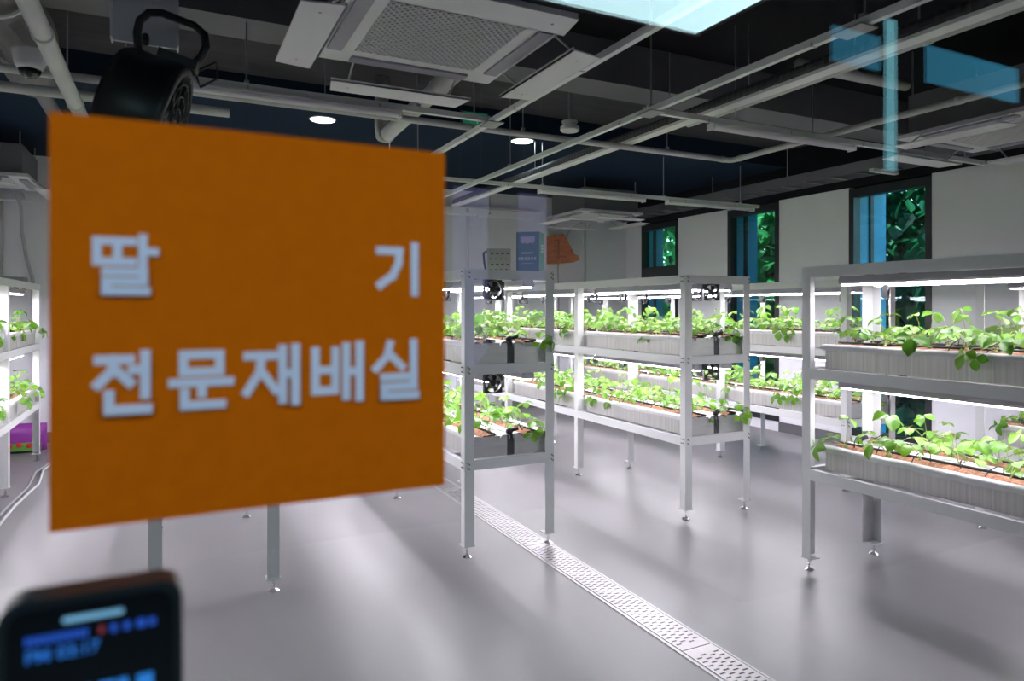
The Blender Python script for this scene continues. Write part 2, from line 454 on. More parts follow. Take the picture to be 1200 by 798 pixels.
for (key, x0, y0, bays) in RACKS:
    for k in range(bays):
        for zi, z in enumerate(DECKS):
            for ti, tx in enumerate(TX):
                lab = 'steel planting trough, %s one on %s tier, %s, %s' % (('left', 'right')[ti], ('upper', 'lower')[zi], 'bay at the end' if bays == 1 else bayname(y0, bays, k)+' bay', key)
                t = thing('planting_trough', lab, 'trough', (x0+tx, y0+k*BAY+.0425, z), group='troughs on the racks')
                V = TRV[n % 4]; n += 1
                for nm, me in zip(('steel_body', 'end_plate', 'film_liner', 'substrate', 'drip_pipe', 'drip_stakes'), V):
                    o = obj(nm, me, t)
                    if nm == 'drip_stakes': stuff(o)
                SLOTS.append((key, k, bays, zi, ti, x0+tx, y0+k*BAY+.0425, z))

# -------- grow lights
LMB = MB().prism([(-.036, 0), (.036, 0), (.044, .012), (.032, .046), (-.032, .046), (-.044, .012)], 0, 1.30, 'y').mesh('housing', HOUS)
LMD = MB().box(-.028, .028, .010, 1.29, -.007, -.0005).mesh('diffuser', DIFF)
def clip_mesh(h):
    m = MB()
    for y in (.195, 1.135): m.box(-.016, .016, y-.016, y+.016, .030, h)
    return m
CLIP = {h: [MB().box(-.016, .016, y-.016, y+.016, .0462, h).mesh('mounting_clip', BLACK) for y in (.195, 1.135)] for h in (.0745, .0835)}
WIRE = MB().tube([(.0, 1.29, .02), (.02, 1.31, .05), (.03, 1.33, .06), (.035, 1.345, .04)], .003, 5).mesh('lead', RUBBER)
for (key, x0, y0, bays) in RACKS:
    for k in range(bays):
        for zi, z in enumerate((1.638, 1.051)):
            for ti, tx in enumerate(TX):
                lab = 'white grow light bar, %s one over %s trough, %s, %s' % (('left', 'right')[ti], ('upper', 'lower')[zi], 'end bay' if bays == 1 else bayname(y0, bays, k)+' bay', key)
                t = thing('grow_light', lab, 'light', (x0+tx, y0+k*BAY+.07, z - .0), group='grow lights under the tiers')
                obj('housing', LMB, t); obj('diffuser', LMD, t)
                h = .0745 if zi == 0 else .0835
                top = (RH if zi == 0 else DECKS[0]) - .025 - z
                for c in CLIP[.0745 if zi == 0 else .0835]:
                    o = obj('mounting_clip', c, t); o.scale = (1, 1, 1)
                obj('lead', WIRE, t)

# -------- fans
def fan_meshes():
    f = MB(); a, r, n = .060, .055, 20
    b = len(f.v)
    ring = []
    for y in (-.012, .012):
        for q in range(n):
            g = 2*math.pi*(q+.5)/n; c, s = math.cos(g), math.sin(g); kx = a/max(abs(c), abs(s))
            f.v.append((kx*c, y, kx*s)); f.v.append((r*c, y, r*s))
    for q in range(n):
        q2 = (q+1) % n
        i0, i1, j0, j1 = b+2*q, b+2*q+1, b+2*q2, b+2*q2+1
        o = 2*n
        f.f += [(i0, j0, j1, i1), (i0+o, i1+o, j1+o, j0+o), (i0, i0+o, j0+o, j0), (i1, j1, j1+o, i1+o)]
    h = MB().lathe([(.019, -.011), (.021, -.006), (.021, .010)], 14, axis='y')
    for q in range(4):
        g = math.pi/4 + q*math.pi/2
        M = Matrix.Rotation(g, 4, 'Y')
        h.box(.018, .056, .008, .011, -.003, .003, M)
    bl = MB()
    for q in range(5):
        g = 2*math.pi*q/5; M = Matrix.Rotation(g, 4, 'Y')
        pts = []
        for i in range(4):
            rr = .018 + .034*i/3; row = []
            for j in range(3):
                an = -.30 + .55*j/2 + .1*i/3
                row.append(tuple(M @ Vector((rr*math.cos(an), -.007+.012*j/2, rr*math.sin(an)))))
            pts.append(row)
        bl.grid(pts)
    br = MB().box(-.006, .006, -.004, .004, .058, .1195)
    return f.mesh('frame', BLACK), h.mesh('hub', BLACK), bl.mesh('blades', BLACK), br.mesh('bracket', BLACK)
FM = fan_meshes()
def fan(label, loc, rz=0, tilt=0):
    t = thing('cooling_fan', label, 'fan', loc, (tilt, 0, rz), 'small black cooling fans')
    for nm, me in zip(('frame', 'hub', 'blades', 'bracket'), FM): obj(nm, me, t)
    return t
def fan_drop(zi): return (RH, DECKS[0])[zi] - .120
for key, lx, rz in (('rack over drain', .203, 0), ('middle rack', .275, -.30)):
    kx = X[1] if key == 'rack over drain' else X[2]
    for zi in (0, 1):
        fan('small black square fan hanging at the end of the %s, %s tier' % (key, ('upper', 'lower')[zi]), (kx+lx, YF+.04, fan_drop(zi)), rz)
for (key, x0, y0, bays) in RACKS:
    if key in ('far left rack', 'rack behind sign'): continue
    for k in range(bays):
        for zi in (0, 1):
            for j, dy in enumerate((.265, 1.205)):
                if bays == 1 and j == 0: continue
                fan('small black fan, %s end of %s bay, %s tier, %s' % (('near', 'far')[j], 'end' if bays == 1 else bayname(y0, bays, k), ('upper', 'lower')[zi], key),
                    (x0+.328, y0+k*BAY+dy, fan_drop(zi)), (0, .5)[j])

# -------- black drip valves and a dark plate filling the gap between the two troughs, at the rack ends
def valve(label, x, y, z):
    t = thing('drip_valve', label, 'valve', (x, y, z), group='drip valves at the rack ends')
    MB().box(-.021, .021, 0, .02, 0, .128).build('dark_gap_plate', mat('dark_strip', (.05, .05, .055), .5), t)  # dark plate set in the gap between the troughs
    m = MB().tube([(-.02, .0, .150), (.045, -.012, .166)], .013, 10).tube([(0, .004, .128), (.0, -.002, .158)], .012, 8).lathe([(.020, -.012), (.020, .012)], 10, (-.012, -.004, .150), 'y')
    m.build('valve_body', BLACK, t, True)
    MB().tube([(.02, 0, .16), (.07, .02, .185), (.10, .05, .15), (.13, .08, .128)], .004, 6).build('hose', RUBBER, t, True)
for (key, x0, y0, bays) in RACKS:
    if key in ('rack behind sign',): continue
    for zi, z in enumerate(DECKS):
        if bays == 3: valve('black drip valve over the dark channel, %s tier end, %s' % (('upper', 'lower')[zi], key), x0+(TX[0]+TX[1])/2, y0+.044, z)
        else: valve('black drip valve at the far end, %s tier, %s' % (('upper', 'lower')[zi], key), x0+(TX[0]+TX[1])/2, y0+BAY-.066, z)

# ------------------------------------------------------------------ strawberry plants
def leaflet(m, M, L, W, fold, droop, rnd):
    pts = []; N = 5
    prof = [0.0, .62, .98, .80, .0]
    for i in range(N):
        t = i/(N-1); w = W*.5*prof[i] if 0 < i < N-1 else .0015
        zc = -droop*L*t*t
        row = []
        for j in (-1, -.5, 0, .5, 1):
            zz = zc + fold*abs(j)*w*(1 if abs(j) < .9 else .82) + (rnd.uniform(-.002, .002) if abs(j) > .9 else 0)
            row.append(tuple(M @ Vector((L*t, j*w, zz))))
        pts.append(row[::-1])
    m.grid(pts)
def leaf_verts(seed):
    rnd = random.Random(seed); m = MB()
    L = rnd.uniform(.062, .086)
    for k, a in enumerate((0, 1.55, -1.55)):
        a += rnd.uniform(-.2, .2)
        M = Matrix.Rotation(a, 4, 'Z') @ Matrix.Rotation(rnd.uniform(-.05, .25), 4, 'Y') @ Matrix.Translation((.006, 0, 0))
        leaflet(m, M, L*(1 if k == 0 else .9), L*rnd.uniform(.74, .88), rnd.uniform(.15, .5), rnd.uniform(.1, .45), rnd)
    return m
LEAVES = [leaf_verts(100+i) for i in range(8)]
LEAFME = [m.mesh('leaf', LEAF, True) for m in LEAVES]
def plant_proto(seed, droopy=False):
    rnd = random.Random(seed); st = MB(); leaves = []
    st.lathe([(.010, -.01), (.013, .012), (.006, .022)], 7)
    nL = rnd.randint(5, 7); a0 = rnd.uniform(0, 6.28)
    for i in range(nL):
        a = a0 + i*2.4 + rnd.uniform(-.3, .3)
        if i == 0 and rnd.random() < .8: tall, out = rnd.uniform(.14, .20), rnd.uniform(.02, .06)
        else: tall, out = rnd.uniform(.05, .12), rnd.uniform(.06, .14)
        d = Vector((math.cos(a), math.sin(a), 0))
        if droopy and i in (1, 3):
            tall, out = rnd.uniform(-.05, .02), rnd.uniform(.13, .17); d = Vector((1 if seed % 2 else -1, rnd.uniform(-.5, .5), 0)).normalized()
        P0 = Vector((0, 0, .012)); P3 = d*out + Vector((0, 0, tall)); P1 = d*out*.15 + Vector((0, 0, max(tall, .05)*.6)); P2 = d*out*.6 + Vector((0, 0, max(tall*1.05, .06)))
        path = []
        for q in range(5):
            t = q/4; path.append((1-t)**3*P0 + 3*t*(1-t)**2*P1 + 3*t*t*(1-t)*P2 + t**3*P3)
        st.tube(path, .0017, 4, False)
        tilt = rnd.uniform(.05, .55) if tall > .03 else rnd.uniform(.7, 1.2)
        R = Matrix.Rotation(math.atan2(d.y, d.x)+rnd.uniform(-.4, .4), 4, 'Z') @ Matrix.Rotation(tilt, 4, 'Y') @ Matrix.Rotation(rnd.uniform(-.35, .35), 4, 'X')
        leaves.append((rnd.randrange(len(LEAVES)), Matrix.Translation(P3) @ R @ Matrix.Scale(rnd.uniform(.62, .98), 4)))
    return st, leaves
PROTOS = [plant_proto(300+i, i % 3 == 0) for i in range(12)]
PSTEM = [p[0].mesh('strawberry_plant', STEM, True) for p in PROTOS]
def joined(i):
    st, lv = PROTOS[i]; v = list(st.v); f = list(st.f); mi = [0]*len(f)
    for li, M in lv:
        b = len(v); L = LEAVES[li]
        v += [tuple(M @ Vector(p)) for p in L.v]; f += [tuple(b+q for q in t) for t in L.f]; mi += [1]*len(L.f)
    return v, f, mi
JOIN = [joined(i) for i in range(12)]
JME = []
for v, f, mi in JOIN:
    me = bpy.data.meshes.new('strawberry_plant'); me.from_pydata(v, [], f); me.materials.append(STEM); me.materials.append(LEAF)
    me.polygons.foreach_set('material_index', mi); me.polygons.foreach_set('use_smooth', [True]*len(f)); me.update(); JME.append(me)
ORD = ['first', 'second', 'third', 'fourth', 'fifth', 'sixth', 'seventh', 'eighth']
spots = []
rp = random.Random(5)
for (key, k, bays, zi, ti, x, y, z) in SLOTS:
    for j in range(7):
        jj = (6-j) if bays == 1 else j
        px = x + rp.uniform(-.05, .05); py = y + .09 + j*.193 + rp.uniform(-.04, .04); pz = z + .126
        u, v, d = project(px, py, pz+.08)
        spots.append([d, key, k, bays, zi, ti, jj, px, py, pz, u, v, rp.randrange(12), rp.uniform(0, 6.28), rp.uniform(.85, 1.2)])
def in_view(s):
    u, v = s[10], s[11]
    if u < -40 or u > 1250: return False
    if 85 < u < 500 and v < 600: return False
    return True
vis = sorted([s for s in spots if in_view(s)], key=lambda s: s[0])
keep = vis[:296]; keep_ids = set(id(s) for s in keep)
for i, s in enumerate(keep):
    d, key, k, bays, zi, ti, jj, px, py, pz, u, v, pi, rz, sc = s
    side = ('left', 'right')[ti]; tier = ('upper', 'lower')[zi]
    if bays == 1: lab = 'strawberry plant, %s from far end, %s %s trough, %s' % (ORD[jj], side, tier, key)
    else: lab = 'strawberry plant, %s from near end, %s %s trough, %s bay, %s' % (ORD[jj], side, tier, bayname(0, 3, k), key)
    near = d < 6.2
    if jj == 0 and ti == 1 and bays == 3 and k == 0: pi, rz = 3, -1.2
    elif jj == 0 and bays == 1 and zi == 1: pi, rz = 3, 2.5
    elif pi % 3 == 0: rz = (0 if rp.random() < .8 else 3.14) + rp.uniform(-.3, .3)
    o = tag(obj('strawberry_plant', PSTEM[pi] if near else JME[pi], None, (px, py, pz), (0, 0, rz)), lab, 'plant', 'strawberry plants in the troughs')
    o.scale = (sc, sc, sc)
    if near:
        for li, M in PROTOS[pi][1]:
            c = obj('leaf', LEAFME[li], o); c.matrix_local = M
rest = MB(); mi_all = []
for s in spots:
    if id(s) in keep_ids: continue
    d, key, k, bays, zi, ti, jj, px, py, pz, u, v, pi, rz, sc = s
    M = Matrix.Translation((px, py, pz)) @ Matrix.Rotation(rz, 4, 'Z') @ Matrix.Scale(sc, 4)
    V, F_, mi = JOIN[pi]; b = len(rest.v)
    rest.v += [tuple(M @ Vector(p)) for p in V]; rest.f += [tuple(b+q for q in t) for t in F_]; mi_all += mi
if rest.v:
    me = rest.mesh('strawberry_foliage', STEM, True); me.materials.append(LEAF); me.polygons.foreach_set('material_index', mi_all)
    stuff(tag(obj('strawberry_foliage', me), 'mass of strawberry leaves in the remote troughs behind the orange sign', 'plants'))

# ------------------------------------------------------------------ floor drain
DX0, DX1 = 1.980, 2.180
dr = thing('floor_drain', 'long stainless slotted drain channel set in the grey floor', 'drain', (DX0, 0, 0))
W = DX1-DX0
MB().box(0, .012, .9, YB-.4, 0, .004).box(W-.012, W, .9, YB-.4, 0, .004).box(.012, .020, .9, YB-.4, 0, .002).box(W-.020, W-.012, .9, YB-.4, 0, .002).build('channel_frame', STEELF, dr)
LIDM = noise_mat('drain_lid', (.46, .44, .455), (.58, .56, .57), nscale=8, rough=(.3, .45), metal=.8)
SLOT = mat('slot_dark', (.03, .022, .024), .7)
ends = [.9, 2.36, 3.84, 5.32, 6.80, 8.28, YB-.4]
for a, b in zip(ends[:-1], ends[1:]):
    L = b-a-.006
    lid = MB().box(.021, W-.021, 0, L, 0, .0055).build('grate', LIDM, dr, loc=(0, a, 0))
    m = MB(); y = .05; i = 0
    while y < L-.06:
        for c in range(4):
            x = .032+.036*c
            yy = y + (.017 if c % 2 else 0)
            M = Matrix.Translation((x+.014, yy, 0)) @ Matrix.Rotation(.0, 4, 'Z')
            m.box(-.014, .014, -.0038, .0038, .0050, .0059, M)
        y += .034; i += 1
    stuff(m.build('slots', SLOT, lid))

# ------------------------------------------------------------------ orange sign on the glass
SX0, SX1, SZ0, SZ1 = -.0925, .266, 1.309, 1.668
sg = thing('wall_sign', 'large square orange sign with white Korean lettering stuck on the glass', 'sign', ((SX0+SX1)/2, YG+.003, SZ0))
HW = (SX1-SX0)/2
MB().box(-HW, HW, -.004, 0, 0, SZ1-SZ0).build('board', ORANGE, sg)
G = {
 'ttal': [[(.32,.93),(.05,.93),(.05,.56),(.32,.56)], [(.62,.93),(.38,.93),(.38,.56),(.62,.56)], [(.79,1),(.79,.48)], [(.79,.75),(.98,.75)], [(.2,.38),(.80,.38),(.80,.205),(.2,.205),(.2,.03),(.84,.03)]],
 'gi': [[(.05,.88),(.53,.88),(.50,.62),(.36,.36),(.06,.16)], [(.90,1),(.90,0)]],
 'jeon': [[(.05,.92),(.58,.92)], [(.32,.92),(.26,.72),(.03,.50)], [(.32,.76),(.58,.52)], [(.86,1),(.86,.30)], [(.86,.74),(.64,.74)], [(.22,.32),(.22,.05),(.9,.05)]],
 'mun': [[(.18,.95),(.82,.95),(.82,.64),(.18,.64),(.18,.95)], [(0,.45),(1,.45)], [(.5,.45),(.5,.25)], [(.2,.27),(.2,.04),(.85,.04)]],
 'jae': [[(.02,.86),(.54,.86)], [(.28,.86),(.24,.55),(.0,.20)], [(.27,.58),(.54,.22)], [(.68,.98),(.68,.03)], [(.68,.52),(.93,.52)], [(.93,1),(.93,0)]],
 'bae': [[(.04,.9),(.04,.15),(.44,.15),(.44,.9)], [(.04,.54),(.44,.54)], [(.66,.98),(.66,.03)], [(.66,.5),(.93,.5)], [(.93,1),(.93,0)]],
 'sil': [[(.33,.98),(.27,.76),(.03,.54)], [(.32,.80),(.60,.56)], [(.86,1),(.86,.47)], [(.2,.37),(.86,.37),(.86,.195),(.2,.195),(.2,.02),(.9,.02)]],
}
def stroke(m, pts, t, y0, y1):
    for e, (a, b) in enumerate(zip(pts[:-1], pts[1:])):
        d = Vector((b[0]-a[0], b[1]-a[1])); L = d.length; g = math.atan2(d.y, d.x)
        M = Matrix.Translation((a[0], 0, a[1])) @ Matrix.Rotation(-g, 4, 'Y')
        m.box(-t*.5, L+t*.5, y0-.00012*e, y1, -t*.5, t*.5, M)
CXS = (SX0+SX1)/2
for key, x0, x1, z0, z1, th in (('ttal', -.060, -.012, 1.514, 1.563, .0072), ('gi', .192, .236, 1.517, 1.566, .0080), ('jeon', -.058, -.014, 1.408, 1.459, .0082), ('mun', .002, .050, 1.409, 1.460, .0080),
                            ('jae', .065, .113, 1.410, 1.462, .0080), ('bae', .127, .176, 1.410, 1.463, .0080), ('sil', .189, .237, 1.408, 1.464, .0080)):
    m = MB()
    for q, st in enumerate(G[key]):
        stroke(m, [((x0+(x1-x0)*p[0]) - CXS, z0+(z1-z0)*p[1] - SZ0) for p in st], th, -.0046-.0007*q, -.0039)
    m.build('letter', LETTER, sg)

# ------------------------------------------------------------------ access terminal on its stand, in front of the glass
tx0, tx1, tz1, ty = -.102, .008, 1.306, .55
TW, TH = tx1-tx0, .235
tm = thing('access_terminal', 'black rounded access terminal with blue screen text, in front of the glass', 'terminal', ((tx0+tx1)/2, ty, 0))
def rrect(w, z0, z1, r, n=5):
    p = []
    for cx, cz, a0 in ((w-r, z1-r, 0), (-w+r, z1-r, 90), (-w+r, z0+r, 180), (w-r, z0+r, 270)):
        for i in range(n+1):
            a = math.radians(a0+90*i/n); p.append((cx+r*math.cos(a), cz+r*math.sin(a)))
    return p
MB().prism(rrect(TW/2, tz1-TH, tz1, .015), .0, .026, 'y').build('casing', mat('terminal_black', (.010, .014, .018), .35), tm)
MB().prism(rrect(TW/2-.006, tz1-TH+.006, tz1-.006, .011), -.0015, .0, 'y').build('screen', mat('terminal_glass', (.003, .004, .007), .12), tm)
MB().prism(rrect(.0180, tz1-.0175, tz1-.0140, .0016, 3), -.0024, -.0014, 'y').build('indicator_bar', mat('bar_glow', (.3, .5, .7), .4, emit=(.12, .33, .50), strength=.5), tm)
BL = mat('screen_text_blue', (.02, .1, .4), .4, emit=(.02, .15, .50), strength=.6)
def text(body, size, x, z, m_, parent):
    cu = bpy.data.curves.new('screen_text', 'FONT'); cu.body = body; cu.size = size; cu.extrude = .0003; cu.offset = size*.02
    tmp = bpy.data.objects.new('screen_text', cu); COL.objects.link(tmp)
    dg = bpy.context.evaluated_depsgraph_get(); dg.update()
    me = bpy.data.meshes.new_from_object(tmp.evaluated_get(dg)); bpy.data.objects.remove(tmp)
    me.materials.clear(); me.materials.append(m_)
    return obj('screen_text', me, parent, (x, -.0020, z), (math.radians(90), 0, 0))
text('PM 03:17', .0112, -TW/2+.016, tz1-.0405, BL, tm)
m = MB()                                          # the out-of-focus date line and status icons
for i in range(11): m.box(-TW/2+.016+i*.0033, -TW/2+.0186+i*.0033, -.0022, -.0014, tz1-.0290, tz1-.0235)
for i, wd in enumerate((.004, .004, .006, .004)): m.box(.010+i*.0078, .010+i*.0078+wd, -.0022, -.0014, tz1-.0292, tz1-.0238)
stuff(m.build('status_line', mat('screen_text_deep', (.02, .06, .4), .4, emit=(.015, .09, .45), strength=.5), tm))
MB().box(.0035, .006, -.0022, -.0014, tz1-.0285, tz1-.0240).build('status_icon', mat('icon_red', (.4, .05, .05), .4, emit=(.30, .03, .08), strength=.3), tm)
m = MB()
for i, wd in enumerate((.007, .007, .010, .006, .010)): m.box(-.020+i*.0115, -.020+i*.0115+wd, -.0022, -.0014, tz1-.082, tz1-.0625)
stuff(m.build('large_readout', mat('screen_text_big', (.02, .1, .4), .4, emit=(.02, .20, .55), strength=.7), tm))
MB().tube([(0, .013, .012), (0, .013, tz1-TH+.003)], .017, 14).build('pole', GALV, tm, True)
MB().lathe([(.14, 0), (.14, .008), (.03, .014)], 24, (0, .013, 0)).build('base_plate', BLACK, tm)

# ------------------------------------------------------------------ overhead: cassettes
def cassette(label, cx, cy, z=2.755):
    t = thing('air_conditioner', label, 'air conditioner', (cx, cy, z), group='ceiling cassette air conditioners')
    h = .475; g = .312
    # frame of the fascia around the intake, with slots left at its four edges
    m = MB()
    m.box(-h, -g, -h, h, 0, .03).box(g, h, -h, h, 0, .03).box(-g, g, -h, -g, 0, .03).box(-g, g, g, h, 0, .03)
    m.build('fascia', CASS, t)
    m = MB()
    for a in range(4):
        M = Matrix.Rotation(a*math.pi/2, 4, 'Z')
        m.box(-.31, .31, .375, .445, -.012, .001, M)
    stuff(m.build('louver', mat('louver_lilac', (.30, .29, .34), .4), t))
    gr = MB(); nn = 17
    step = 2*g/nn
    for i in range(-nn, nn+1):                       # diamond grille: bars in two diagonal directions, clipped to the square
        for sg_ in (-1, 1):
            c = i*step; pts = []
            x0 = max(-g, -g - (c if sg_ > 0 else -c)); 
            # line y = sg*x + c
            xs = sorted([x for x in (-g, g, (g-c)/sg_, (-g-c)/sg_) if -g-1e-6 <= x <= g+1e-6 and -g-1e-6 <= sg_*x+c <= g+1e-6])
            if len(xs) < 2 or xs[-1]-xs[0] < .02: continue
            a = Vector((xs[0], sg_*xs[0]+c, 0)); b = Vector((xs[-1], sg_*xs[-1]+c, 0)); d = b-a
            M = Matrix.Translation(a) @ Matrix.Rotation(math.atan2(d.y, d.x), 4, 'Z')
            gr.box(0, d.length, -.0036, .0036, -.002, .004, M)
    gr.build('grille', CASS, t)
    MB().box(-g, g, -g, g, .022, .03).build('filter', mat('filter_grey', (.10, .10, .11), .8), t)
    MB().box(-.42, .42, -.42, .42, .03, .32).build('casing', GREYP, t)
    for a in range(4):
        M = Matrix.Rotation(a*math.pi/2, 4, 'Z')
        d = MB().prism([(-.385, .505), (.385, .505), (.355, .675), (-.355, .675)], -.095, -.088, 'z')
        d.box(-.385, .385, .505, .512, -.095, -.080)
        d.v = [tuple(M @ Vector(p)) for p in d.v]
        dd = d.build('wind_deflector', CASS, t)
        b = MB()
        for sx in (-.28, .28):
            b.tube([M @ Vector((sx, .59, -.098)), M @ Vector((sx, .59, -.070)), M @ Vector((sx, .47, .002))], .006, 6)
        b.build('deflector_bracket', GALV, dd)
    m = MB()
    for sx in (-.4, .4):
        for sy in (-.4, .4): m.tube([(sx, sy, .30), (sx, sy, 3.4-z if cy < 5.5 else 3.2-z)], .006, 6)
    stuff(m.build('hanger_rods', GALV, t))
    return t
cassette('grey ceiling cassette air conditioner with wind deflectors, nearest, above the orange sign', 1.115, 3.03)
cassette('ceiling cassette air conditioner above the nearest right rack', 5.32, 2.84)
cassette('ceiling cassette air conditioner before the back wall, left of the far window', 5.2, 7.95)
cassette('ceiling cassette air conditioner at the left edge, above the far left rack', -1.69, 8.39)

# -------- cable raceways, tube lights, pipes
RACE = mat('raceway_white', (.88, .88, .89), .4)
def raceway(label, a, b, z, rods, rod_top, w=.032):
    a, b = Vector((*a, z)), Vector((*b, z)); d = b-a
    t = thing('cable_raceway', label, 'raceway', a, (0, 0, math.atan2(d.y, d.x)), 'white cable raceways')
    L = d.length
    MB().box(0, L, -w/2, w/2, 0, .004).box(0, L, -w/2, -w/2+.003, .004, .035).box(0, L, w/2-.003, w/2, .004, .035).build('channel', RACE, t)
    m = MB()
    q = .5
    while q < L: m.box(q, q+.012, -w/2-.001, w/2+.001, -.003, .02); q += .75
    stuff(m.build('joint_clips', GALV, t))
    for r in rods:
        m = MB().tube([(r, 0, .004), (r, 0, rod_top-z)], .005, 6).box(r-.012, r+.012, -.022, .022, .036, .05)
        m.build('hanger_rod', GALV, t)
    return t
raceway('white raceway running from the orange sign up past the big cassette', (1.87, .95), (1.87, 8.6), 2.70, (1.2, 3.4, 4.6), 3.4)
raceway('longest thin white raceway crossing the ceiling toward the upper right', (2.64, .95), (2.64, 8.6), 2.70, (1.0, 2.45, 4.4), 3.4)
raceway('white raceway joining the tube light on the right side', (2.64, 3.46), (6.2, 3.46), 2.72, (.75, 2.4, 3.3), 3.4)
raceway('white raceway behind the big cassette, holding a tube light', (-.12, 4.10), (1.87, 4.10), 2.72, (.5, 1.5), 3.4)
raceway('rear white raceway holding two tube lights before the windows', (1.0, 6.15), (6.4, 6.15), 2.72, (.8, 2.4, 3.95, 5.1), 3.2)
raceway('furthest white raceway along the back wall top', (-1.2, 8.75), (4.7, 8.75), 2.78, (1.2, 3.4, 5.2), 3.2)
for nm, (x, y) in (('raceway_joint_plate', (2.64, 3.40)), ('raceway_joint_plate', (1.87, 4.06)), ('raceway_joint_plate', (2.64, 2.0))):
    tag(MB().box(x-.055, x+.055, y-.075, y+.075, 2.692, 2.699).build(nm, mat('plate_grey', (.33, .33, .33), .5)), {(2.64, 3.40): 'grey joint plate where the longest raceway meets the right branch', (1.87, 4.06): 'grey joint plate behind the big cassette on its raceway', (2.64, 2.0): 'grey joint plate high on the longest raceway'}[(x, y)], 'plate')
TUBE = mat('tube_cover', (.60, .58, .62), .35)
def tube_light(label, x0, x1, y, z=2.715):
    t = thing('tube_light', label, 'light', (x0, y, z), group='switched off tube lights')
    L = x1-x0; n = 8
    MB().prism([(.033*math.cos(math.pi+math.pi*i/n), -.012+.030*math.sin(math.pi+math.pi*i/n)) for i in range(n+1)], .012, L-.012, 'x').build('cover', TUBE, t, False)
    MB().box(.0, L, -.036, .036, -.0118, .0).build('housing', RACE, t)
    MB().box(0, .012, -.035, .035, -.044, -.012).build('end_cap', RACE, t); MB().box(L-.012, L, -.035, .035, -.044, -.012).build('end_cap', RACE, t)
tube_light('switched-off tube light on the branch raceway above the middle rack', 3.17, 4.55, 3.46)
tube_light('switched-off tube light above the back of the drain rack, on the rear raceway', 3.36, 4.68, 6.15)
tube_light('switched-off tube light near the windows, on the rear raceway', 5.00, 6.30, 6.15)
tube_light('switched-off tube light just above the orange sign', .04, 1.27, 4.10)

def pipe(name, label, cat, path, r, m_=PVC, n=12, rings=(), hang=(), top=3.4, group=None):
    p0 = Vector(path[0]); t = thing(name, label, cat, p0, group=group)
    MB().tube([Vector(p)-p0 for p in path], r, n).build('tube', m_, t, True)
    for q in rings:
        q = Vector(q[0]), Vector(q[1]); d = (q[1]).normalized()
        MB().tube([q[0]-p0-d*.02, q[0]-p0+d*.02], r*1.15, n).build('coupling', m_, t, True)
    for q in hang:
        q = Vector(q)-p0
        MB().tube([q+Vector((0, 0, r)), Vector((q.x, q.y, top-p0.z))], .004, 5).box(q.x-.012, q.x+.012, q.y-.012, q.y+.012, q.z+r-.002, q.z+r+.02).build('hanger_rod', GALV, t)
    return t
pipe('sprinkler_pipe', 'thin grey sprinkler pipe crossing above the racks with an elbow toward the right', 'pipe',
     [(-3.1, 4.55, 2.8), (4.36, 4.55, 2.8), (4.395, 4.545, 2.8), (4.41, 4.51, 2.8), (4.41, .9, 2.8)], .024,
     rings=[((4.30, 4.55, 2.8), (1, 0, 0)), ((4.41, 4.44, 2.8), (0, 1, 0)), ((4.41, 2.6, 2.8), (0, 1, 0))], hang=[(.9, 4.55, 2.8), (2.35, 4.55, 2.8), (3.7, 4.55, 2.8), (4.41, 3.7, 2.8), (4.41, 2.0, 2.8)])
pipe('drain_pipe', 'thick pale drain pipe with collared end behind the big cassette', 'pipe', [(1.56, 3.35, 2.96), (1.56, 5.45, 2.90), (1.56, 5.53, 2.92), (1.56, 5.56, 3.0), (1.56, 5.56, 3.4)], .058, rings=[((1.56, 5.41, 2.902), (0, 1, 0)), ((1.56, 4.2, 2.936), (0, 1, 0))])
pipe('drain_pipe', 'white pipe running up past the dome camera, upper left', 'pipe', [(-.50, 1.2, 2.7), (-.50, 5.6, 2.7)], .040, rings=[((-.50, 3.6, 2.7), (0, 1, 0)), ((-.5, 4.75, 2.7), (0, 1, 0))], hang=[(-.5, 2.4, 2.7), (-.5, 4.4, 2.7)])
pipe('drain_pipe', 'dim grey pipe beside the white one, behind the dome camera', 'pipe', [(-.80, 4.7, 3.0), (-.80, 6.6, 3.0)], .05, GREYP, hang=[(-.8, 5.2, 3.0)])
pipe('branch_pipe', 'pale grey pipe crossing beneath the corrugated hose', 'pipe', [(3.45, 3.0, 3.0), (4.44, 2.97, 3.0)], .035, hang=[(3.95, 2.985, 3.0)])
pipe('branch_pipe', 'grey pipe running beside the corrugated hose, reaching the top right corner', 'pipe', [(3.45, .95, 2.885), (3.45, 4.0, 2.885)], .038, rings=[((3.45, 2.2, 2.885), (0, 1, 0))], hang=[(3.45, 1.6, 2.885), (3.45, 3.4, 2.885)])
# corrugated hose lying in a white channel
ch = thing('corrugated_hose', 'dark corrugated hose lying in a white channel, parallel to the longest raceway', 'hose', (3.315, .95, 2.83))
MB().box(-.045, .045, 0, 7.4, 0, .004).box(-.045, -.041, 0, 7.4, .004, .02).box(.041, .045, 0, 7.4, .004, .02).build('channel', RACE, ch)
path = []; rr = []
for i in range(300):
    path.append((0, .02+i*.0246, .052)); rr.append(.046 if i % 2 else .040)
MB().tube(path, rr, 10).build('hose', mat('hose_grey', (.07, .07, .075), .5), ch)
for y in (1.2, 3.1, 5.2): MB().tube([(0, y, .09), (0, y, .37 if y > 5 else .57)], .005, 6).build('hanger_rod', GALV, ch)
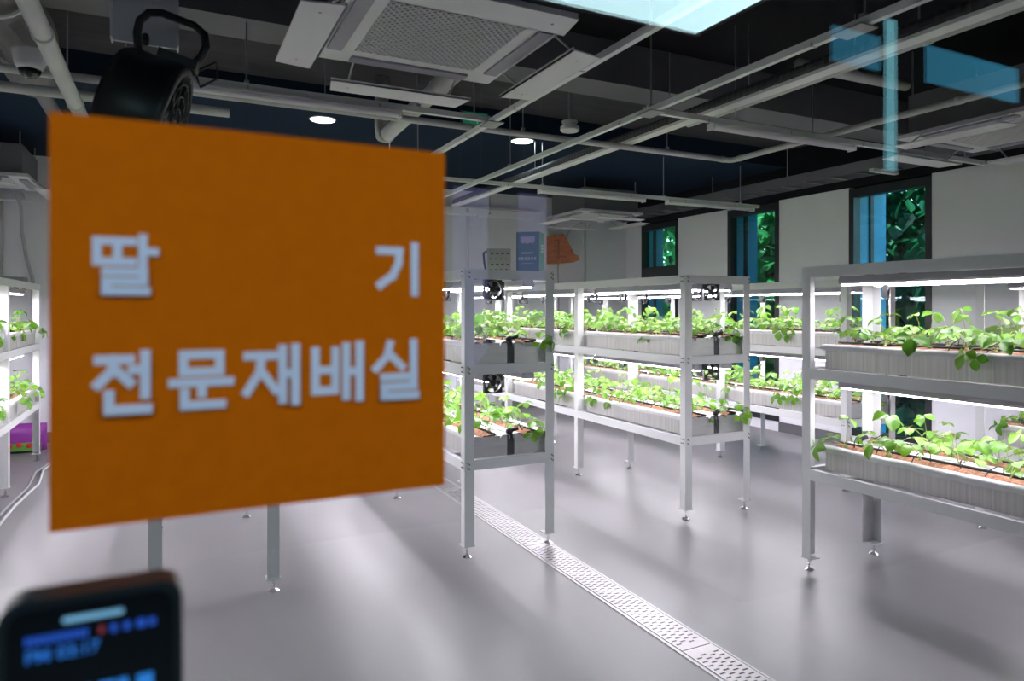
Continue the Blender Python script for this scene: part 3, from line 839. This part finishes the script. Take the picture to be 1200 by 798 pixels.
# flexible air duct top left
fd = thing('flexible_duct', 'wide ribbed grey flexible duct in the upper left corner', 'duct', (-.78, 1.4, 3.08))
path = []; rr = []
for i in range(150):
    path.append((.0+.03*math.sin(i*.12), i*.028, .0)); rr.append(.155+(.008 if i % 2 else -.004))
MB().tube(path, rr, 18).build('duct_skin', mat('duct_grey', (.16, .155, .16), .55), fd)
for y in (.9, 2.7, 3.5):
    MB().tube([(.17*math.cos(a*.2618), y, .17*math.sin(a*.2618)) for a in range(25)], .010, 6, False).tube([(0, y, .17), (0, y, .32)], .006, 6).build('strap', RACE, fd)
pipe('conduit_pipe', 'grey conduit crossing just below the dome camera, upper left', 'pipe', [(-3.1, 4.93, 2.8), (.35, 4.93, 2.8)], .032, PVC, hang=[(-2.0, 4.93, 2.8), (-.25, 4.93, 2.8)])
# ladder tray along the window wall
lt = thing('cable_ladder', 'grey perforated cable ladder running above the windows', 'tray', (6.12, 1.2, 2.86))
TG = mat('ladder_grey', (.20, .20, .22), .42, .5)
MB().box(-.005, 0, 0, 7.8, 0, .10).build('side_rail', TG, lt); MB().box(.30, .305, 0, 7.8, 0, .10).build('side_rail', TG, lt)
for k in range(26): obj('rung', bpy.data.meshes.get('rung_mesh') or MB().box(0, .30, -.02, .02, .002, .018).mesh('rung_mesh', TG), lt, (0, .15+k*.3, 0))
for y in (1.0, 2.8, 4.4): MB().tube([(.15, y, .018), (.15, y, .54 if y < 4.7 else .34)], .006, 6).build('hanger_rod', GALV, lt)
for y in (5.6, 7.2): MB().tube([(.15, y, .018), (.15, y, .34)], .006, 6).build('hanger_rod', GALV, lt)
tag(box('conduit_bracket', RACE, 6.02, 6.40, 4.35, 4.40, 2.815, 2.845), 'short pale bracket under the cable ladder, above the nearest window', 'bracket')

# -------- downlights, detector, camera, black drum fan, green panel added for a reflection
def downlight(label, x, y):
    t = thing('downlight', label, 'light', (x, y, 3.2), group='round recessed downlights')
    MB().lathe([(.105, -.006), (.105, -.001)], 28).build('lens', mat('downlight_glow', (1, 1, 1), .4, emit=(.80, .95, 1.0), strength=20.0), t)
    m = MB(); n = 28
    pts = []
    for i in range(n+1):
        a = 2*math.pi*i/n; pts.append([(.106*math.cos(a), .106*math.sin(a), -.001), (.109*math.cos(a), .109*math.sin(a), -.010), (.120*math.cos(a), .120*math.sin(a), -.001)])
    m.grid(pts).build('ring', WHITE, t, True)
downlight('round glowing downlight just above the orange sign', 1.225, 6.29)
downlight('round glowing downlight above the drain rack, right of the exit sign', 3.19, 6.19)
sd = thing('heat_detector', 'round white heat detector under the ceiling, left of the longest raceway', 'detector', (3.15, 5.2, 3.06))
MB().lathe([(.075, 0.0), (.085, .01), (.085, .04), (.060, .045), (.060, .075)][::1], 24, (0, 0, 0)).build('body', CASS, sd, False)
MB().lathe([(.07, .075), (.07, .090)], 20).build('base', WHITE, sd)
MB().tube([(0, 0, .09), (0, 0, .34)], .012, 8).build('stem', GALV, sd)
dc = thing('dome_camera', 'white dome security camera with dark bubble, upper left corner', 'camera', (-.66, 4.35, 2.80))
MB().lathe([(.055, -.050), (.070, -.02), (.080, .04), (.082, .05)], 24).build('housing', CASS, dc, True)
MB().lathe([(.008, -.098), (.030, -.090), (.047, -.072), (.054, -.050)], 20).build('bubble', mat('bubble_dark', (.02, .02, .025), .08), dc, True)
MB().box(-.02, .02, -.02, .35, .05, .07).build('mount', GALV, dc)

es = thing('reflection_panel', 'small dim green exit sign behind the raceway joint', 'sign', (2.05, 4.75, 2.92))  # added panel that stands in for a green reflection
MB().box(-.11, .11, 0, .03, -.06, .06).build('case', BLACK, es)
MB().box(-.10, .10, -.003, 0, -.05, .05).build('face', mat('reflection_green', (.02, .2, .1), .4, emit=(.01, .16, .09), strength=.5), es)
MB().tube([(.02, -.004, -.03), (.0, -.004, .01), (-.02, -.004, .03)], .004, 5).tube([(.0, -.004, .01), (.04, -.004, .0)], .004, 5).build('pale_strokes', mat('reflection_pale', (.3, .5, .4), .4, emit=(.12, .35, .22), strength=.6), es)
MB().tube([(0, .015, .06), (0, .015, .48)], .005, 6).build('hanger_rod', GALV, es)

bf = thing('drum_fan', 'big black drum circulation fan with tube handle, hung above the orange sign', 'fan', (-.078, 2.50, 2.105), (0, math.radians(17), math.radians(-8)))
def open_drum():
    m = MB(); n = 36; pts = []
    prof = [(.180, -.085), (.198, -.092), (.208, -.07), (.208, .07), (.202, .088), (.184, .092), (.184, .06)]
    for i in range(n+1):
        a = 2*math.pi*i/n
        pts.append([(h, r*math.cos(a), r*math.sin(a)) for r, h in prof])
    m.grid(pts); return m
FB = mat('fan_black', (.006, .006, .007), .35)
open_drum().build('drum', FB, bf, True)
m = MB()
for r in (.03, .07, .11, .15, .182):
    for s in (-.088, .088): m.tube([(s, r*math.cos(i*math.pi/12), r*math.sin(i*math.pi/12)) for i in range(25)], .0025, 5, False)
for i in range(12):
    a = i*math.pi/6
    for s in (-.088, .088): m.tube([(s, .02*math.cos(a), .02*math.sin(a)), (s, .185*math.cos(a), .185*math.sin(a))], .0022, 5)
m.build('grille', BLACK, bf)
m = MB().lathe([(.05, -.06), (.055, .06)], 16, axis='x')
m.build('motor', FB, bf)
bl = MB()
for q in range(3):
    g = 2*math.pi*q/3; pts = []
    for i in range(4):
        r = .05+.12*i/3; pts.append([(-.02+.03*j, r*math.cos(g-.5+.35*j), r*math.sin(g-.5+.35*j)) for j in range(3)])
    bl.grid(pts)
bl.build('blades', FB, bf, True)
MB().tube([(-.075, 0, .200), (-.098, 0, .26), (-.102, 0, .30), (-.085, 0, .335), (-.05, 0, .35), (.05, 0, .35), (.085, 0, .335), (.102, 0, .30), (.098, 0, .26), (.075, 0, .200)], .0135, 10).build('handle', FB, bf, True)
m = MB().tube([(.08, .02, .20), (.14, .03, .27), (.16, .03, .22), (.12, .02, .17), (.10, .02, .20)], .005, 6)
m.build('power_cord', RUBBER, bf, True)
MB().box(-.02, .10, -.03, .03, .204, .235).build('switch_box', BLACK, bf)
hb = thing('fan_hanger', 'bright steel hanger plate holding the black drum fan', 'bracket', (-.075, 2.60, 2.38))
MB().box(-.10, .10, -.004, .004, .0, 1.02).box(-.10, -.095, -.03, .03, .0, 1.02).box(.095, .10, -.03, .03, 0, 1.02).build('plate', mat('bright_steel', (.90, .86, .92), .35, .2), hb)
MB().tube([(0, -.02, .0), (0, .0, .03)], .012, 8).build('hook', BLACK, hb)

# -------- things on the back wall
pp = thing('slotted_crate', 'white slotted plastic crate on top of the drain rack, beside the blue box', 'crate', (2.09, 4.42, RH), (0, 0, -.42))
MB().box(-.085, .085, 0, .16, 0, .19).build('case', mat('panel_grey', (.55, .53, .55), .5), pp)
m = MB()
for r in range(4):
    for c in range(4): m.box(-.066+.037*c+(.010 if r % 2 else 0), -.048+.037*c+(.010 if r % 2 else 0), -.002, 0, .035+.038*r, .042+.038*r)
stuff(m.build('slots', BLACK, pp))
MB().tube([(-.085, .02, .17), (-.108, -.01, .155), (-.104, -.01, .09), (-.092, 0, .03), (-.10, .02, .008)], .008, 8).build('cord', RUBBER, pp, True)
bx = thing('carton', 'blue carton with green side and pale crown emblem, on top of the drain rack', 'box', (2.085, 3.97, RH), (0, 0, -.74))
CW_, CD_, CH_ = .076, .15, .262
MB().box(-CW_, CW_, 0, CD_, 0, CH_).build('body', mat('carton_blue', (.05, .165, .25), .5), bx)
MB().box(CW_, CW_+.0012, 0, CD_, 0, CH_).build('green_side', mat('carton_green', (.03, .24, .10), .5), bx)
m = MB()
for k in range(8):
    x = -.048 + k*.012; h = (.020, .032, .024, .036, .030, .022, .034, .020)[k]
    m.box(x, x+.0122, -.0012, 0, .205-h*.6, .232)
m.build('emblem', mat('carton_lilac', (.55, .50, .72), .5), bx)
m = MB()
for k in range(6): m.box(-.040+k*.0135, -.040+k*.0135+.010, -.0012, 0, .118, .132)
for k in range(6): m.box(-.062+k*.021, -.062+k*.021+.014, -.0012, 0, .078, .098)
m.box(-.04, .04, -.0012, 0, .055, .058)
stuff(m.build('lettering', mat('carton_print', (.45, .55, .66), .5), bx))
m = MB()
for r in range(3):
    for k in range(3): m.box(CW_+.0012, CW_+.0022, .05+k*.026, .068+k*.026, .13+r*.02, .142+r*.02)
stuff(m.build('side_lettering', mat('carton_print2', (.55, .62, .55), .5), bx))
wb = thing('wooden_box', 'orange-brown slanted wooden box fixed high on the back wall', 'box', (5.36, 9.05, 2.18))
WOOD = noise_mat('orange_wood', (.30, .085, .03), (.60, .21, .085), scale=(1, 1, 9), nscale=6, rough=(.5, .7))
MB().prism([(-.20, .0), (.10, .02), (.22, .06), (.20, .13), (.14, .14), (-.05, .45), (-.09, .42), (-.13, .42), (-.20, .43)], -.12, .15, 'y').build('body', WOOD, wb)
MB().box(-.16, -.13, -.124, -.12, .05, .36).box(-.13, .0, -.124, -.12, .09, .12).build('batten', mat('dark_wood', (.25, .08, .03), .6), wb)
tag(MB().box(5.83, 5.86, YB-.03, YB, .12, 2.9).build('wall_conduit', mat('conduit_pale', (.60, .60, .60), .5)), 'straight pale vertical conduit on the back wall, right of the wooden box', 'conduit')
tag(MB().box(3.83, 3.86, YB-.03, YB, .12, 2.95).build('wall_conduit', mat('conduit_pale', (.60, .60, .60), .5)), 'straight pale vertical conduit on the back wall, just right of the orange sign', 'conduit')
tag(MB().box(2.9, 5.0, YB-.06, YB-.03, 2.95, 2.985).build('wall_conduit', mat('conduit_pale', (.60, .60, .60), .5)), 'horizontal pale conduit along the top of the back wall', 'conduit')
def hose_thing(name, label, path, r, m_):
    p0 = Vector(path[0]); return tag(MB().tube([Vector(p)-p0 for p in path], r, 8).build(name, m_, None, True, p0), label, 'hose')
HOSEG = mat('hose_pale', (.42, .42, .44), .5)
hose_thing('drain_hose', 'thin grey drain hose hanging from the rear cassette on the back wall', [(5.45, 8.6, 2.78), (5.42, 8.9, 2.72), (5.38, 9.16, 2.45), (5.34, 9.17, 2.1), (5.36, 9.17, 1.5), (5.36, 9.17, .13)], .012, HOSEG)
hose_thing('drain_hose', 'grey drain hose hanging down from the left edge cassette', [(-1.45, 8.8, 2.70), (-1.45, 9.05, 2.60), (-1.46, 9.15, 2.35), (-1.42, 9.16, 2.05), (-1.36, 9.16, 1.8), (-1.34, 9.16, .13)], .018, HOSEG)
tag(MB().tube([(-1.65, YB-.03, .12), (-1.65, YB-.03, 2.7)], .022, 10).build('wall_pipe', mat('conduit_pale', (.6, .6, .6), .5), None, True), 'straight white pipe on the back wall at the left edge', 'pipe')
tag(box('equipment_tray', mat('tray_grey2', (.22, .22, .23), .5), -1.70, -1.25, 7.9, 8.12, 1.7385, 1.80), 'grey flat tray lying on top of the far left rack', 'tray')
hose_thing('floor_cable', 'grey hose lying on the floor along the far left rack feet', [(-1.12, 5.4, .014), (-1.10, 6.2, .014), (-1.06, 6.9, .014), (-1.10, 7.5, .014), (-1.03, 8.0, .014), (-1.09, 8.8, .014)], .012, HOSEG)
hose_thing('floor_cable', 'second paler hose on the floor, further from the rack feet', [(-1.06, 5.3, .014), (-1.05, 6.3, .014), (-1.00, 7.0, .014), (-1.05, 7.6, .014), (-.98, 8.1, .014), (-1.04, 8.8, .014)], .012, mat('hose_white', (.6, .6, .62), .5))
# purple substrate bag
bag = thing('substrate_bag', 'purple substrate bag with green and red print beyond the far left rack', 'bag', (-1.47, 8.72, 0))
pts = []
for i in range(9):
    a = -1+2*i/8; row = []
    for j in range(13):
        g = 2*math.pi*j/12; th = .10*(1-abs(a)**4)+.01
        row.append((.30*math.copysign(abs(math.cos(g))**.6, math.cos(g)), th*math.sin(g), .15+.15*a*(1-.05*abs(math.cos(g)))))
    pts.append(row)
MB().grid(pts).build('sack', mat('bag_purple', (.26, .035, .30), .35), bag, True)
MB().box(-.26, .26, -.118, -.10, .03, .11).build('green_print', mat('bag_green', (.10, .32, .04), .4), bag)
m = MB()
for i in range(5): m.lathe([(.004, -.004), (.028, 0), (.024, .012)], 10, (-.18+i*.085, -.119, .08+.015*(i % 2)), 'y')
stuff(m.build('red_berries_print', mat('bag_red', (.55, .03, .03), .35), bag))

# ------------------------------------------------------------------ outside the windows
struct(box('ground', mat('outside_ground', (.10, .13, .06), .9), XR+.12, 16, -2, 22, -.3, -.1))
def shrub(label, cx, cy, w, d, h, n, seed, size, lm=None):
    rnd = random.Random(seed)
    t = thing('leafy_shrub', label, 'shrub', (cx, cy, -.1), group='greenery outside the windows')
    m = MB()
    for k in range(5):
        x, y = rnd.uniform(-.2, .2), rnd.uniform(-w*.3, w*.3)
        m.tube([(0, y*.3, 0), (x*.5, y*.7, h*.4), (x, y, h*.8)], [.05, .035, .015], 6)
    m.build('trunk', BARK, t)
    f = MB()
    for k in range(n):
        x = rnd.gauss(0, d*.33); y = rnd.uniform(-w/2, w/2); z = rnd.uniform(.05, h) 
        x -= .15*math.sin(y*3+z*2)
        L = size*rnd.uniform(.7, 1.4)
        M = Matrix.Translation((x, y, z)) @ Matrix.Rotation(rnd.uniform(0, 6.28), 4, 'Z') @ Matrix.Rotation(rnd.uniform(.1, 1.3), 4, 'Y') @ Matrix.Rotation(rnd.uniform(-.5, .5), 4, 'X')
        b = len(f.v)
        for p in ((0, 0, 0), (.35, -.38, .06), (.75, -.30, .02), (1, 0, -.12), (.75, .30, .02), (.35, .38, .06), (.5, 0, -.04)):
            f.v.append(tuple(M @ Vector((p[0]*L, p[1]*L, p[2]*L))))
        f.f += [(b, b+1, b+6), (b+1, b+2, b+6), (b+2, b+3, b+6), (b+3, b+4, b+6), (b+4, b+5, b+6), (b+5, b, b+6)]
    stuff(f.build('foliage', lm or TLEAF, t))
shrub('dark leafy shrub outside the nearest window', 8.4, 5.7, 2.1, 1.2, 4.2, 4200, 1, .20, TLEAFSHADE)
shrub('leafy shrub with large leaves outside the middle window', 8.5, 8.2, 2.1, 1.2, 4.4, 3800, 2, .23)
shrub('bright green sunlit shrub outside the furthest window', 8.7, 10.8, 2.1, 1.3, 4.6, 3800, 3, .18)
